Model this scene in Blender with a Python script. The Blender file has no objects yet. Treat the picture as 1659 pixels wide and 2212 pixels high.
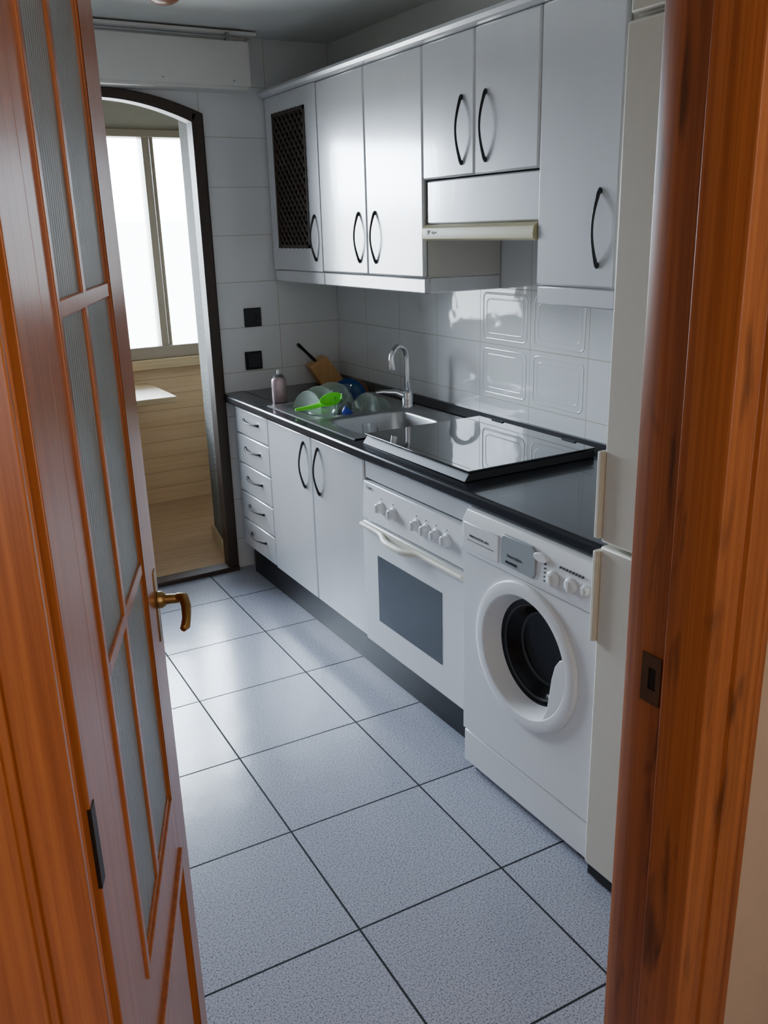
import bpy, math, random
from mathutils import Vector, Matrix
random.seed(4)
scene = bpy.context.scene
COL = scene.collection
pi = math.pi

# ------------------------------------------------------------ mesh builder
class M:
    def __init__(s): s.v=[]; s.f=[]; s.s=[]
    def add(s, vs, fs, smooth=False):
        o=len(s.v); s.v += [tuple(p) for p in vs]
        for f in fs: s.f.append([i+o for i in f]); s.s.append(smooth)
        return s
    def box(s,x0,x1,y0,y1,z0,z1):
        vs=[(x,y,z) for x in (x0,x1) for y in (y0,y1) for z in (z0,z1)]
        return s.add(vs,[(0,1,3,2),(4,6,7,5),(0,4,5,1),(2,3,7,6),(0,2,6,4),(1,5,7,3)])
    def prism(s,poly,axis,lo,hi,smooth=False):
        def P(p,w):
            return {'x':(w,p[0],p[1]),'y':(p[0],w,p[1]),'z':(p[0],p[1],w)}[axis]
        n=len(poly); vs=[P(p,lo) for p in poly]+[P(p,hi) for p in poly]
        s.add(vs,[list(range(n))[::-1],list(range(n,2*n))])
        s.add(vs,[(i,(i+1)%n,(i+1)%n+n,i+n) for i in range(n)],smooth)
        return s
    def tube(s,pts,r,seg=10,cap=True,flat=1.0,smooth=True):
        pts=[Vector(p) for p in pts]; n=len(pts)
        R=r if isinstance(r,(list,tuple)) else [r]*n
        t0=(pts[1]-pts[0]).normalized()
        up=Vector((0,0,1)) if abs(t0.z)<.9 else Vector((1,0,0))
        a=t0.cross(up).normalized(); vs=[]
        for i,p in enumerate(pts):
            t=(pts[min(i+1,n-1)]-pts[max(i-1,0)]).normalized()
            a=(a-t*a.dot(t)).normalized(); b=t.cross(a)
            for k in range(seg):
                an=2*pi*k/seg
                vs.append(p+a*math.cos(an)*R[i]+b*math.sin(an)*R[i]*flat)
        fs=[(i*seg+k,i*seg+(k+1)%seg,(i+1)*seg+(k+1)%seg,(i+1)*seg+k) for i in range(n-1) for k in range(seg)]
        s.add(vs,fs,smooth)
        if cap: s.add([vs[k] for k in range(seg)],[list(range(seg))[::-1]]); s.add(vs[-seg:],[list(range(seg))])
        return s
    def lathe(s,prof,mat=None,seg=32,smooth=True,ang=2*pi):
        mat=mat or Matrix(); vs=[]; n=len(prof)
        for k in range(seg):
            a=ang*k/seg
            for r,z in prof: vs.append(mat@Vector((r*math.cos(a),r*math.sin(a),z)))
        fs=[]
        for k in range(seg):
            k2=(k+1)%seg
            for i in range(n-1):
                q=[k*n+i,k2*n+i,k2*n+i+1,k*n+i+1]
                if prof[i][0]<1e-6: q=[k*n+i,k2*n+i+1,k*n+i+1]
                elif prof[i+1][0]<1e-6: q=[k*n+i,k2*n+i,k*n+i+1]
                fs.append(q)
        return s.add(vs,fs,smooth)

def T(x,y,z): return Matrix.Translation((x,y,z))
FX = Matrix(((0,0,-1,0),(-1,0,0,0),(0,1,0,0),(0,0,0,1)))

def mk(name,m,mat,parent=None,bevel=0,seg=2,loc=None,label=None,cat=None,kind=None,group=None,sharp=40):
    me=bpy.data.meshes.new(name)
    if parent is not None:
        base=Vector(parent["_w"])
    else:
        base=Vector(loc) if loc is not None else Vector((0,0,0))
    me.from_pydata([(v[0]-base.x,v[1]-base.y,v[2]-base.z) for v in m.v],[],m.f)
    me.polygons.foreach_set('use_smooth',m.s)
    import bmesh
    bm=bmesh.new(); bm.from_mesh(me)
    bmesh.ops.remove_doubles(bm,verts=bm.verts,dist=1e-6)
    bmesh.ops.recalc_face_normals(bm,faces=bm.faces)
    bm.to_mesh(me); bm.free()
    me.update()
    me.set_sharp_from_angle(angle=math.radians(sharp))
    o=bpy.data.objects.new(name,me); COL.objects.link(o)
    me.materials.append(mat)
    if parent is not None: o.parent=parent
    else: o.location=base
    o["_w"]=list(base)
    if bevel:
        b=o.modifiers.new('bevel','BEVEL'); b.width=bevel; b.segments=seg; b.limit_method='ANGLE'; b.angle_limit=math.radians(40)
    if label: o["label"]=label
    if cat: o["category"]=cat
    if kind: o["kind"]=kind
    if group: o["group"]=group
    return o
def root(name,loc,label,cat,group=None):
    e=bpy.data.objects.new(name,None); e.location=loc; e["_w"]=list(loc); e.empty_display_size=.05
    COL.objects.link(e); e["label"]=label; e["category"]=cat
    if group: e["group"]=group
    return e
def struct(name,m,mat,**k): return mk(name,m,mat,kind="structure",**k)

def textmesh(s,size,ext=.0004,bold=0):
    cu=bpy.data.curves.new('t','FONT'); cu.body=s; cu.size=size; cu.extrude=ext; cu.offset=bold
    cu.align_x='CENTER'; cu.align_y='CENTER'; cu.resolution_u=2
    o=bpy.data.objects.new('t',cu); COL.objects.link(o)
    dg=bpy.context.evaluated_depsgraph_get(); dg.update()
    me=bpy.data.meshes.new_from_object(o.evaluated_get(dg))
    vs=[v.co.copy() for v in me.vertices]; fs=[list(p.vertices) for p in me.polygons]
    bpy.data.objects.remove(o); bpy.data.meshes.remove(me)
    return vs,fs
def addtext(m,s,size,x,y,z):
    vs,fs=textmesh(s,size); mt=T(x,y,z)@FX
    m.add([mt@v for v in vs],fs); return m

# ------------------------------------------------------------ materials
def newmat(name):
    m=bpy.data.materials.new(name); m.use_nodes=True
    nt=m.node_tree; b=nt.nodes['Principled BSDF']
    return m,nt,b
def L(nt,a,b): nt.links.new(a,b)
def mat(name,col,rough=.4,metal=0,coat=0,noise=0,nscale=30,bump=0,bscale=60,trans=0,ior=1.45,alpha=1,stretch=None,spec=None,crough=None,cior=None):
    m,nt,b=newmat(name)
    b.inputs['Base Color'].default_value=(*col,1); b.inputs['Roughness'].default_value=rough
    b.inputs['Metallic'].default_value=metal; b.inputs['Coat Weight'].default_value=coat
    b.inputs['Transmission Weight'].default_value=trans; b.inputs['IOR'].default_value=ior
    b.inputs['Alpha'].default_value=alpha
    if crough is not None: b.inputs['Coat Roughness'].default_value=crough
    if cior is not None: b.inputs['Coat IOR'].default_value=cior
    if spec is not None: b.inputs['Specular IOR Level'].default_value=spec
    g=nt.nodes.new('ShaderNodeNewGeometry'); mp=nt.nodes.new('ShaderNodeMapping')
    L(nt,g.outputs['Position'],mp.inputs['Vector'])
    if stretch: mp.inputs['Scale'].default_value=stretch
    n=nt.nodes.new('ShaderNodeTexNoise'); n.inputs['Scale'].default_value=nscale; n.inputs['Detail'].default_value=4
    L(nt,mp.outputs[0],n.inputs['Vector'])
    mx=nt.nodes.new('ShaderNodeMix'); mx.data_type='RGBA'
    mx.inputs[6].default_value=(*[c*(1-max(noise,.02)) for c in col],1)
    mx.inputs[7].default_value=(*[min(1,c*(1+max(noise,.02))) for c in col],1)
    L(nt,n.outputs[0],mx.inputs[0]); L(nt,mx.outputs[2],b.inputs['Base Color'])
    if bump:
        n2=nt.nodes.new('ShaderNodeTexNoise'); n2.inputs['Scale'].default_value=bscale; n2.inputs['Detail'].default_value=3
        L(nt,mp.outputs[0],n2.inputs['Vector'])
        bp=nt.nodes.new('ShaderNodeBump'); bp.inputs['Strength'].default_value=bump; bp.inputs['Distance'].default_value=.01
        L(nt,n2.outputs[0],bp.inputs['Height']); L(nt,bp.outputs[0],b.inputs['Normal'])
        if coat: L(nt,bp.outputs[0],b.inputs['Coat Normal'])
    return m

def tilemat(name,axes,w,h,ox,oy,rot,tile,tile2,grout,msize,rough,wavy=.0,speck=None,coat=0,spec=.5):
    m,nt,b=newmat(name)
    g=nt.nodes.new('ShaderNodeNewGeometry'); sx=nt.nodes.new('ShaderNodeSeparateXYZ'); cx=nt.nodes.new('ShaderNodeCombineXYZ')
    L(nt,g.outputs['Position'],sx.inputs[0])
    L(nt,sx.outputs[axes[0]],cx.inputs[0]); L(nt,sx.outputs[axes[1]],cx.inputs[1])
    sub=nt.nodes.new('ShaderNodeVectorMath'); sub.operation='SUBTRACT'; sub.inputs[1].default_value=(ox,oy,0)
    L(nt,cx.outputs[0],sub.inputs[0])
    vr=nt.nodes.new('ShaderNodeVectorRotate'); vr.rotation_type='Z_AXIS'; vr.inputs['Angle'].default_value=rot
    L(nt,sub.outputs[0],vr.inputs['Vector'])
    ad=nt.nodes.new('ShaderNodeVectorMath'); ad.operation='ADD'; ad.inputs[1].default_value=(w*40,h*40,0)
    L(nt,vr.outputs[0],ad.inputs[0])
    br=nt.nodes.new('ShaderNodeTexBrick'); br.offset=0; br.squash=1
    br.inputs['Scale'].default_value=1; br.inputs['Brick Width'].default_value=w; br.inputs['Row Height'].default_value=h
    br.inputs['Mortar Size'].default_value=msize; br.inputs['Mortar Smooth'].default_value=.1
    br.inputs['Color1'].default_value=(*tile,1); br.inputs['Color2'].default_value=(*tile2,1); br.inputs['Mortar'].default_value=(*grout,1)
    L(nt,ad.outputs[0],br.inputs['Vector'])
    colout=br.outputs['Color']
    b.inputs['Specular IOR Level'].default_value=spec
    if speck:
        n=nt.nodes.new('ShaderNodeTexNoise'); n.inputs['Scale'].default_value=230; n.inputs['Detail'].default_value=4; n.inputs['Roughness'].default_value=.85
        L(nt,g.outputs['Position'],n.inputs['Vector'])
        cr=nt.nodes.new('ShaderNodeValToRGB')
        e=cr.color_ramp.elements; e[0].position=.40; e[0].color=(*speck,1); e[1].position=.52; e[1].color=(1,1,1,1)
        L(nt,n.outputs[0],cr.inputs[0])
        mu=nt.nodes.new('ShaderNodeMix'); mu.data_type='RGBA'; mu.blend_type='MULTIPLY'; mu.inputs[0].default_value=1
        L(nt,br.outputs['Color'],mu.inputs[6]); L(nt,cr.outputs[0],mu.inputs[7]); colout=mu.outputs[2]
    L(nt,colout,b.inputs['Base Color'])
    b.inputs['Coat Weight'].default_value=coat; b.inputs['Coat Roughness'].default_value=rough*.7
    # grout is matt, tile is glossy
    mrr=nt.nodes.new('ShaderNodeMapRange'); mrr.inputs[3].default_value=rough; mrr.inputs[4].default_value=.9
    L(nt,br.outputs['Fac'],mrr.inputs[0]); L(nt,mrr.outputs[0],b.inputs['Roughness'])
    inv=nt.nodes.new('ShaderNodeMath'); inv.operation='SUBTRACT'; inv.inputs[0].default_value=1
    L(nt,br.outputs['Fac'],inv.inputs[1])
    bp=nt.nodes.new('ShaderNodeBump'); bp.inputs['Strength'].default_value=.35; bp.inputs['Distance'].default_value=.002
    L(nt,inv.outputs[0],bp.inputs['Height']); last=bp
    if wavy:
        n2=nt.nodes.new('ShaderNodeTexNoise'); n2.inputs['Scale'].default_value=7; n2.inputs['Detail'].default_value=2
        L(nt,g.outputs['Position'],n2.inputs['Vector'])
        b2=nt.nodes.new('ShaderNodeBump'); b2.inputs['Strength'].default_value=wavy; b2.inputs['Distance'].default_value=.02
        L(nt,n2.outputs[0],b2.inputs['Height']); L(nt,bp.outputs[0],b2.inputs['Normal']); last=b2
    L(nt,last.outputs[0],b.inputs['Normal'])
    if coat: L(nt,last.outputs[0],b.inputs['Coat Normal'])
    return m

def woodmat(name,c1,c2,grain='z',rough=.3,coat=.4,scale=1,planks=None,knots=None,line=.72):
    m,nt,b=newmat(name)
    g=nt.nodes.new('ShaderNodeNewGeometry'); mp=nt.nodes.new('ShaderNodeMapping')
    L(nt,g.outputs['Position'],mp.inputs['Vector'])
    sc={'x':(.8,22,22),'y':(22,.8,22),'z':(48,48,.6)}[grain]
    mp.inputs['Scale'].default_value=[s*scale for s in sc]
    n=nt.nodes.new('ShaderNodeTexNoise'); n.inputs['Scale'].default_value=2.2; n.inputs['Detail'].default_value=8; n.inputs['Distortion'].default_value=.1; n.inputs['Roughness'].default_value=.7
    L(nt,mp.outputs[0],n.inputs['Vector'])
    cr=nt.nodes.new('ShaderNodeValToRGB'); e=cr.color_ramp.elements
    e[0].position=.34; e[0].color=(*c2,1); e[1].position=.62; e[1].color=(*c1,1)
    L(nt,n.outputs[0],cr.inputs[0]); out=cr.outputs[0]
    if knots:
        mp2=nt.nodes.new('ShaderNodeMapping'); L(nt,g.outputs['Position'],mp2.inputs['Vector']); mp2.inputs['Scale'].default_value=(34,34,5.5)
        n3=nt.nodes.new('ShaderNodeTexNoise'); n3.inputs['Scale'].default_value=1; n3.inputs['Detail'].default_value=2; n3.inputs['Distortion'].default_value=.6
        L(nt,mp2.outputs[0],n3.inputs['Vector'])
        cr2=nt.nodes.new('ShaderNodeValToRGB'); e=cr2.color_ramp.elements
        e[0].position=.27; e[0].color=(knots,knots,knots,1); e[1].position=.42; e[1].color=(1,1,1,1)
        L(nt,n3.outputs[0],cr2.inputs[0])
        mu=nt.nodes.new('ShaderNodeMix'); mu.data_type='RGBA'; mu.blend_type='MULTIPLY'; mu.inputs[0].default_value=1
        L(nt,out,mu.inputs[6]); L(nt,cr2.outputs[0],mu.inputs[7]); out=mu.outputs[2]
    if planks:
        ax,size=planks
        sx=nt.nodes.new('ShaderNodeSeparateXYZ'); L(nt,g.outputs['Position'],sx.inputs[0])
        d=nt.nodes.new('ShaderNodeMath'); d.operation='DIVIDE'; d.inputs[1].default_value=size; L(nt,sx.outputs[ax],d.inputs[0])
        fr=nt.nodes.new('ShaderNodeMath'); fr.operation='FRACT'; L(nt,d.outputs[0],fr.inputs[0])
        lt=nt.nodes.new('ShaderNodeMath'); lt.operation='LESS_THAN'; lt.inputs[1].default_value=.045; L(nt,fr.outputs[0],lt.inputs[0])
        mx=nt.nodes.new('ShaderNodeMix'); mx.data_type='RGBA'; mx.inputs[7].default_value=(*[c*line for c in c2],1)
        L(nt,lt.outputs[0],mx.inputs[0]); L(nt,out,mx.inputs[6]); out=mx.outputs[2]
    L(nt,out,b.inputs['Base Color']); b.inputs['Roughness'].default_value=rough; b.inputs['Coat Weight'].default_value=coat
    b.inputs['Coat Roughness'].default_value=.25
    return m

def stripemat(name,c1,c2,scale,rough,vec=(0,1,1),trans=0,bump=0):
    m,nt,b=newmat(name)
    g=nt.nodes.new('ShaderNodeNewGeometry')
    dt=nt.nodes.new('ShaderNodeVectorMath'); dt.operation='DOT_PRODUCT'; dt.inputs[1].default_value=vec
    L(nt,g.outputs['Position'],dt.inputs[0])
    mu=nt.nodes.new('ShaderNodeMath'); mu.operation='MULTIPLY'; mu.inputs[1].default_value=scale*2*pi; L(nt,dt.outputs['Value'],mu.inputs[0])
    sn=nt.nodes.new('ShaderNodeMath'); sn.operation='SINE'; L(nt,mu.outputs[0],sn.inputs[0])
    mr=nt.nodes.new('ShaderNodeMapRange'); mr.inputs[1].default_value=-1; L(nt,sn.outputs[0],mr.inputs[0])
    mx=nt.nodes.new('ShaderNodeMix'); mx.data_type='RGBA'; mx.inputs[6].default_value=(*c1,1); mx.inputs[7].default_value=(*c2,1)
    L(nt,mr.outputs[0],mx.inputs[0]); L(nt,mx.outputs[2],b.inputs['Base Color'])
    b.inputs['Roughness'].default_value=rough; b.inputs['Transmission Weight'].default_value=trans
    if bump:
        bp=nt.nodes.new('ShaderNodeBump'); bp.inputs['Strength'].default_value=bump; bp.inputs['Distance'].default_value=.002
        L(nt,mr.outputs[0],bp.inputs['Height']); L(nt,bp.outputs[0],b.inputs['Normal'])
    return m

m_floor=tilemat('floor_tile',(0,1),.412,.412,1.173,1.491,math.radians(1.4),(.43,.445,.52),(.405,.42,.49),(.02,.02,.024),.0030,.19,wavy=.05,speck=(.26,.25,.29),coat=0,spec=.4)
m_tfar=tilemat('tile_far',(0,2),.31,.2025,1.69,1.363,0,(.80,.81,.81),(.78,.79,.79),(.52,.48,.40),.0016,.22,wavy=.05)
m_tright=tilemat('tile_right',(1,2),.294,.2025,2.138,1.363,0,(.80,.81,.81),(.78,.79,.79),(.50,.46,.39),.0017,.06,wavy=.10,coat=.4)
m_ceil=mat('ceiling_paint',(.78,.79,.75),.9,noise=.03)
m_plaster=mat('upper_plaster',(.74,.74,.69),.9,noise=.04)
m_hall=mat('hall_paint',(.58,.43,.30),.85,noise=.05,bump=.1,bscale=200)
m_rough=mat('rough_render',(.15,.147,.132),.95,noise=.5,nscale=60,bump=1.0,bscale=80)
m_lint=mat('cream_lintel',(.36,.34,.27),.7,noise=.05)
m_pine=woodmat('varnished_pine',(.50,.155,.034),(.31,.082,.016),'z',.30,.35)
m_pined=woodmat('varnished_pine_jamb',(.47,.155,.040),(.29,.080,.019),'z',.42,.12,knots=.40)
m_pinew=woodmat('pale_pine_planks',(.68,.48,.28),(.58,.39,.21),'x',.5,.1,planks=(2,.095))
m_palew=woodmat('pale_wood',(.48,.36,.20),(.40,.29,.15),'x',.5,.05)
m_lam=woodmat('laminate_floor',(.50,.33,.19),(.39,.25,.13),'x',.35,.2,planks=(1,.12))
m_frame=mat('dark_metal_frame',(.050,.034,.025),.45,noise=.2)
m_alu=mat('taupe_window_frame',(.27,.22,.16),.4)
m_cab=mat('pearl_cabinet',(.69,.70,.72),.30,metal=.10,coat=1,noise=.06,nscale=8,bump=.045,bscale=12,stretch=(1,1,.5),crough=.13,cior=2.1)
m_cabs=mat('cabinet_side',(.66,.64,.58),.4,noise=.03)
m_work=mat('black_worktop',(.012,.013,.018),.26,noise=.5,nscale=300,coat=.3)
m_plinth=mat('black_plinth',(.012,.012,.018),.32)
m_black=mat('black_handle',(.012,.012,.014),.35)
m_steel=mat('brushed_steel',(.42,.42,.42),.34,metal=1,noise=.08,nscale=80)
m_chrome=mat('chrome',(.8,.8,.82),.08,metal=1)
m_glassb=mat('black_glass',(.008,.009,.011),.02,coat=1,cior=1.9,crough=.02)
m_dkmet=mat('dark_metal_lip',(.035,.035,.04),.5,metal=.2)
m_white=mat('white_enamel',(.80,.81,.82),.28,coat=.2)
m_cream=mat('cream_plastic',(.74,.71,.60),.35)
m_fridge=mat('cream_fridge',(.68,.65,.56),.4,noise=.03,bump=.03,bscale=400)
m_visor=mat('yellowed_visor',(.62,.56,.33),.35)
m_grey=mat('grey_display',(.36,.39,.40),.3)
m_ovglass=stripemat('oven_mesh_glass',(.070,.082,.095),(.105,.120,.135),150,.10,(0,.25,1))
m_drum=mat('dark_door_glass',(.010,.010,.011),.16,spec=.25)
m_drumr=mat('drum_rib_grey',(.035,.035,.037),.4)
m_ink=mat('dark_print',(.10,.10,.11),.5)
m_brown=mat('dark_lattice_wood',(.055,.038,.028),.5,noise=.3)
m_backing=mat('dark_backing',(.03,.033,.036),.25)
m_flute=stripemat('fluted_glass',(.30,.36,.37),(.55,.62,.62),95,.3,(.37,.93,0),trans=.45,bump=.5)
m_brass=mat('brass',(.36,.22,.08),.3,metal=1,noise=.1)
m_dbrass=mat('aged_metal',(.05,.038,.026),.45,metal=.7,noise=.2)
m_strike=mat('worn_dark_brass',(.20,.14,.09),.42,metal=1,noise=.15)
m_glass=mat('clear_glass',(.96,.98,.97),.02,trans=1,ior=1.45)
m_gglass=mat('green_glass',(.78,.88,.82),.05,trans=.62,ior=1.4,coat=.8,crough=.03)
m_greenp=mat('neon_green_plastic',(.16,.95,.03),.35)
m_bluep=mat('blue_plate',(.03,.07,.22),.2,coat=.5)
m_blue2=mat('blue_plastic',(.03,.06,.5),.35)
m_brownp=mat('terracotta_plate',(.35,.14,.06),.3)
m_can=mat('pink_can',(.58,.42,.45),.3,metal=.4,noise=.25,nscale=60)
m_kwood=woodmat('knife_block_wood',(.72,.40,.15),(.58,.30,.10),'z',.45,.1)
m_sh=mat('shutter_box_white',(.76,.75,.70),.6,noise=.03)
m_jar=mat('dull_grey_glaze',(.34,.34,.33),.4)
m_grill=mat('grille_black',(.01,.01,.01),.4)

m_pane,nt,b=newmat('window_pane')
nt.nodes.remove(b); out=nt.nodes['Material Output']
tr=nt.nodes.new('ShaderNodeBsdfTransparent'); gl=nt.nodes.new('ShaderNodeBsdfGlossy'); gl.inputs['Roughness'].default_value=.02
fz=nt.nodes.new('ShaderNodeFresnel'); mxs=nt.nodes.new('ShaderNodeMixShader')
L(nt,fz.outputs[0],mxs.inputs[0]); L(nt,tr.outputs[0],mxs.inputs[1]); L(nt,gl.outputs[0],mxs.inputs[2]); L(nt,mxs.outputs[0],out.inputs[0])

# ------------------------------------------------------------ dimensions
XW=2.0; YW=3.89; XL=-.25; ZC=2.365; XF=1.40; XU=1.67; ZT=.87
AX0,AX1=.52,1.385
def arch(x,x0=AX0,x1=AX1,zs=2.06,rise=.085):
    c=(x0+x1)/2; h=(x1-x0)/2; t=max(-1,min(1,(x-c)/h)); return zs+rise*(1-abs(t)**2.0)

# ------------------------------------------------------------ shell
struct('floor',M().box(XL,XW,-1.6,3.93,-.05,0),m_floor)
struct('floor.001',M().box(-.45,2.35,3.93,5.3,-.05,-.001),m_lam)
struct('ceiling',M().box(XL-.1,XW+.1,.66,4.40,ZC,ZC+.05),m_ceil)
struct('wall_left',M().box(XL-.08,XL,.72,3.89,0,ZC),m_tfar)
w=M().box(XW,XW+.08,.72,3.89,0,2.17)
def rrect(cy,cz,hw,hh,r,n=6):
    P=[]
    for (sx,sz,a0) in ((1,1,0),(-1,1,pi/2),(-1,-1,pi),(1,-1,1.5*pi)):
        for k in range(n+1):
            a=a0+pi/2*k/n; P.append((cy+sx*(hw-r)+r*math.cos(a),cz+sz*(hh-r)+r*math.sin(a)))
    return P
for jy in (2.138,2.432):
    for jz in (.958,1.160):
        for d in (0,.020):
            pts=[(XW+(.0060 if d==0 else .0050),p[0],p[1]) for p in rrect(jy+.147,jz+.101,.126-d,.082-d,.02)]
            w.tube(pts+[pts[0]],.0073 if d==0 else .0058,14,cap=False)
struct('wall_right',w,m_tright)
struct('wall_right_upper',M().box(XW,XW+.08,.72,3.89,2.17,ZC),m_plaster)
w=M().box(XL,AX0,YW,YW+.05,0,ZC).box(AX1,XW+.08,YW,YW+.05,0,ZC)
n=24
for i in range(n):
    xa=AX0+(AX1-AX0)*i/n; xb=AX0+(AX1-AX0)*(i+1)/n
    w.prism([(xa,arch(xa)),(xb,arch(xb)),(xb,ZC),(xa,ZC)],'y',YW,YW+.05)
struct('wall_far',w,m_tfar)
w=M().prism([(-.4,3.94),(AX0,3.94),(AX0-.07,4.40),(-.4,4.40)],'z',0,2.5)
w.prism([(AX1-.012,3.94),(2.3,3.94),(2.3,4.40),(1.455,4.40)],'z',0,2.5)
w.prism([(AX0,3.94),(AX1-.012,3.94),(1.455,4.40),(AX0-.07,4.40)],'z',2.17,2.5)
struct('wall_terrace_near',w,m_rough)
struct('baseboard_terrace',M().prism([(1.360,3.96),(1.3735,3.96),(1.453,4.40),(1.437,4.40)],'z',0,.07),m_palew)
w=M(); fw=.048; y0,y1=3.865,3.94
w.box(AX1-fw,AX1,y0,y1,0,2.06).box(AX0,AX0+fw,y0,y1,0,2.06).box(AX0,AX1,y0-.01,y1,0,.022)
n=28
def inner(x):
    return arch(x,AX0+fw,AX1-fw,2.025,.08)
vs=[];fs=[]
for i in range(n+1):
    t=i/n; xo=AX0+(AX1-AX0)*t; xi=AX0+fw+(AX1-AX0-2*fw)*t
    zo=arch(xo); zi=inner(xi)
    vs+=[(xo,y0,zo),(xo,y1,zo),(xi,y1,zi),(xi,y0,zi)]
for i in range(n):
    a=i*4;b2=a+4
    for k in range(4): fs.append((a+k,a+(k+1)%4,b2+(k+1)%4,b2+k))
w.add(vs,fs)
struct('trim_1',w,m_frame,bevel=.004)
struct('wall_terrace_far',M().box(-.4,2.3,5.2,5.3,-.02,.87),m_pinew)
struct('wall_terrace_lintel',M().box(-.4,2.3,5.2,5.3,2.13,2.5),m_lint)
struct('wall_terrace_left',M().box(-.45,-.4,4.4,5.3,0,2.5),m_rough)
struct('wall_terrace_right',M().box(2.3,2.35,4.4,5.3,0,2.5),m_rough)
struct('ceiling.001',M().box(-.45,2.35,4.4,5.3,2.5,2.55),m_lint)
struct('trim_2',M().box(-.4,2.3,5.12,5.2,.83,.885),m_palew,bevel=.004)
win=bpy.data.objects.new('window_1',None); COL.objects.link(win); win.location=(.95,5.2,.9); win["_w"]=[.95,5.2,.9]; win["kind"]="structure"
fr=M().box(-.4,2.3,5.17,5.29,.885,.955).box(-.4,2.3,5.17,5.29,2.09,2.13)
for xm in (-.37,.74,1.515,2.27): fr.box(xm-.02,xm+.02,5.18,5.28,.94,2.1)
fr.box(1.545,1.565,5.2,5.26,.94,2.1)
mk('window_frame',fr,m_alu,win,bevel=.004)
mk('window_glass',M().box(-.4,2.3,5.23,5.234,.93,2.1),m_pane,win)

# near wall with the door opening
JX0,JX1=.085,.785; DH=2.06
w=M().box(XL-.08,JX0-.02,.645,.72,0,ZC).box(JX1+.03,XW+.08,.645,.72,0,ZC).box(JX0-.02,JX1+.03,.645,.72,DH+.02,ZC)
struct('wall_near',w,m_hall)
struct('wall_hall_left',M().box(-1.0,-.95,-1.6,.645,0,2.5),m_hall)
struct('wall_hall_right',M().box(1.5,1.55,-1.6,.645,0,2.5),m_hall)
struct('wall_hall_back',M().box(-1.0,1.55,-1.65,-1.6,0,2.5),m_hall)
struct('wall_hall_front',M().box(-1.0,XL-.08,.645,.72,0,2.5),m_hall)
struct('ceiling.002',M().box(-1.0,1.55,-1.6,.66,2.45,2.5),m_ceil)
struct('floor.002',M().box(-1.0,XL,-1.6,.645,-.05,0),m_floor)

prof=[(JX1,.716),(JX1,.676),(JX1-.010,.674),(JX1-.010,.613),(JX1-.008,.609),(JX1+.026,.606),(JX1+.028,.611),(JX1+.034,.611),(JX1+.036,.604),(JX1+.070,.603),(JX1+.072,.607),(JX1+.076,.607),(JX1+.078,.603),(JX1+.088,.604),(JX1+.094,.612),(JX1+.096,.645),(JX1+.02,.645),(JX1+.02,.735),(JX1+.075,.735),(JX1+.075,.75),(JX1+.004,.75),(JX1,.745)]
JL=.010  # the old frame leans slightly out at its foot
def lean(m):
    m.v=[(v[0]+JL*max(0,1-v[2]/DH)-JL*.35,v[1],v[2]) for v in m.v]; return m
struct('trim_3',lean(M().prism(prof,'z',0,DH)),m_pined,bevel=.001)
cx=(JX0+JX1)/2
prof2=[(2*cx-a+ (.0 if b2>.675 else -.020),b2) for a,b2 in prof][::-1]
struct('trim_4',M().prism(prof2,'z',0,DH),m_pine,bevel=.001)
struct('trim_5',M().box(JX0-.1,JX1+.1,.602,.75,DH,DH+.09),m_pine,bevel=.004)
e=root('strike_plate',(JX1,.70,.985),'small worn brass strike plate set in the pine door jamb','strike plate')
zo=.99
pl=M().box(JX1-.002,JX1,.684,.716,zo,zo+.02).box(JX1-.002,JX1,.684,.716,zo+.050,zo+.068).box(JX1-.002,JX1,.684,.692,zo+.02,zo+.050).box(JX1-.002,JX1,.704,.716,zo+.02,zo+.050)
mk('plate',lean(pl),m_strike,e); mk('latch_hole',lean(M().box(JX1-.0012,JX1,.692,.704,zo+.02,zo+.050)),m_grill,e)

# ------------------------------------------------------------ door leaf
H0=Vector((.0905,.722,0)); Fp=Vector((.340,1.347,0)); d=(Fp-H0).normalized(); W=(Fp-H0).length
nrm=Vector((d.y,-d.x,0))
def leafM(m):
    m.v=[tuple(H0+d*v[0]+nrm*v[1]+Vector((0,0,v[2]))) for v in m.v]; return m
door=bpy.data.objects.new('door_1',None); COL.objects.link(door); door.location=H0; door["_w"]=list(H0); door["kind"]="structure"
TH=-.035; zb=[.735,1.122,1.513,1.91]; ms=.018; sa=.035
s0,s1=.205,.520; sm=.345; p0_,p1_=.13,.57
m=M().box(sa,p0_,TH,0,.008,2.03).box(p1_,W,TH,0,.008,2.03)
m.box(p0_,s0,TH,0,.60,2.03).box(s1,p1_,TH,0,.60,2.03)
m.box(s0,s1,TH,0,.60,zb[0]).box(s0,s1,TH,0,1.91,2.03).box(p0_,p1_,TH,0,.008,.13)
m.box(sm-ms/2,sm+ms/2,TH+.004,.001,zb[0],1.91)
for z in zb[1:-1]: m.box(s0,s1,TH+.004,.001,z-ms/2,z+ms/2)
m.box(p0_,p1_,TH+.012,-.012,.13,.60)
mk('door_leaf',leafM(m),m_pine,door,bevel=.0015)
m=M()
def mould(a,b2,z0,z1,wd=.014,t=.006):
    for q in ((a,a+wd,z0,z1),(b2-wd,b2,z0,z1),(a+wd,b2-wd,z0,z0+wd),(a+wd,b2-wd,z1-wd,z1)): m.box(q[0],q[1],-.014,t-.006,q[2],q[3])
mould(p0_,p1_,.13,.60,.022,.012)
mould(s0-.024,s1+.020,zb[0]-.022,1.932,.012,.0095)
m.box(p0_+.06,p1_-.06,-.013,-.001,.19,.54)
mk('moulding',leafM(m),m_pine,door,bevel=.0015)
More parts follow.
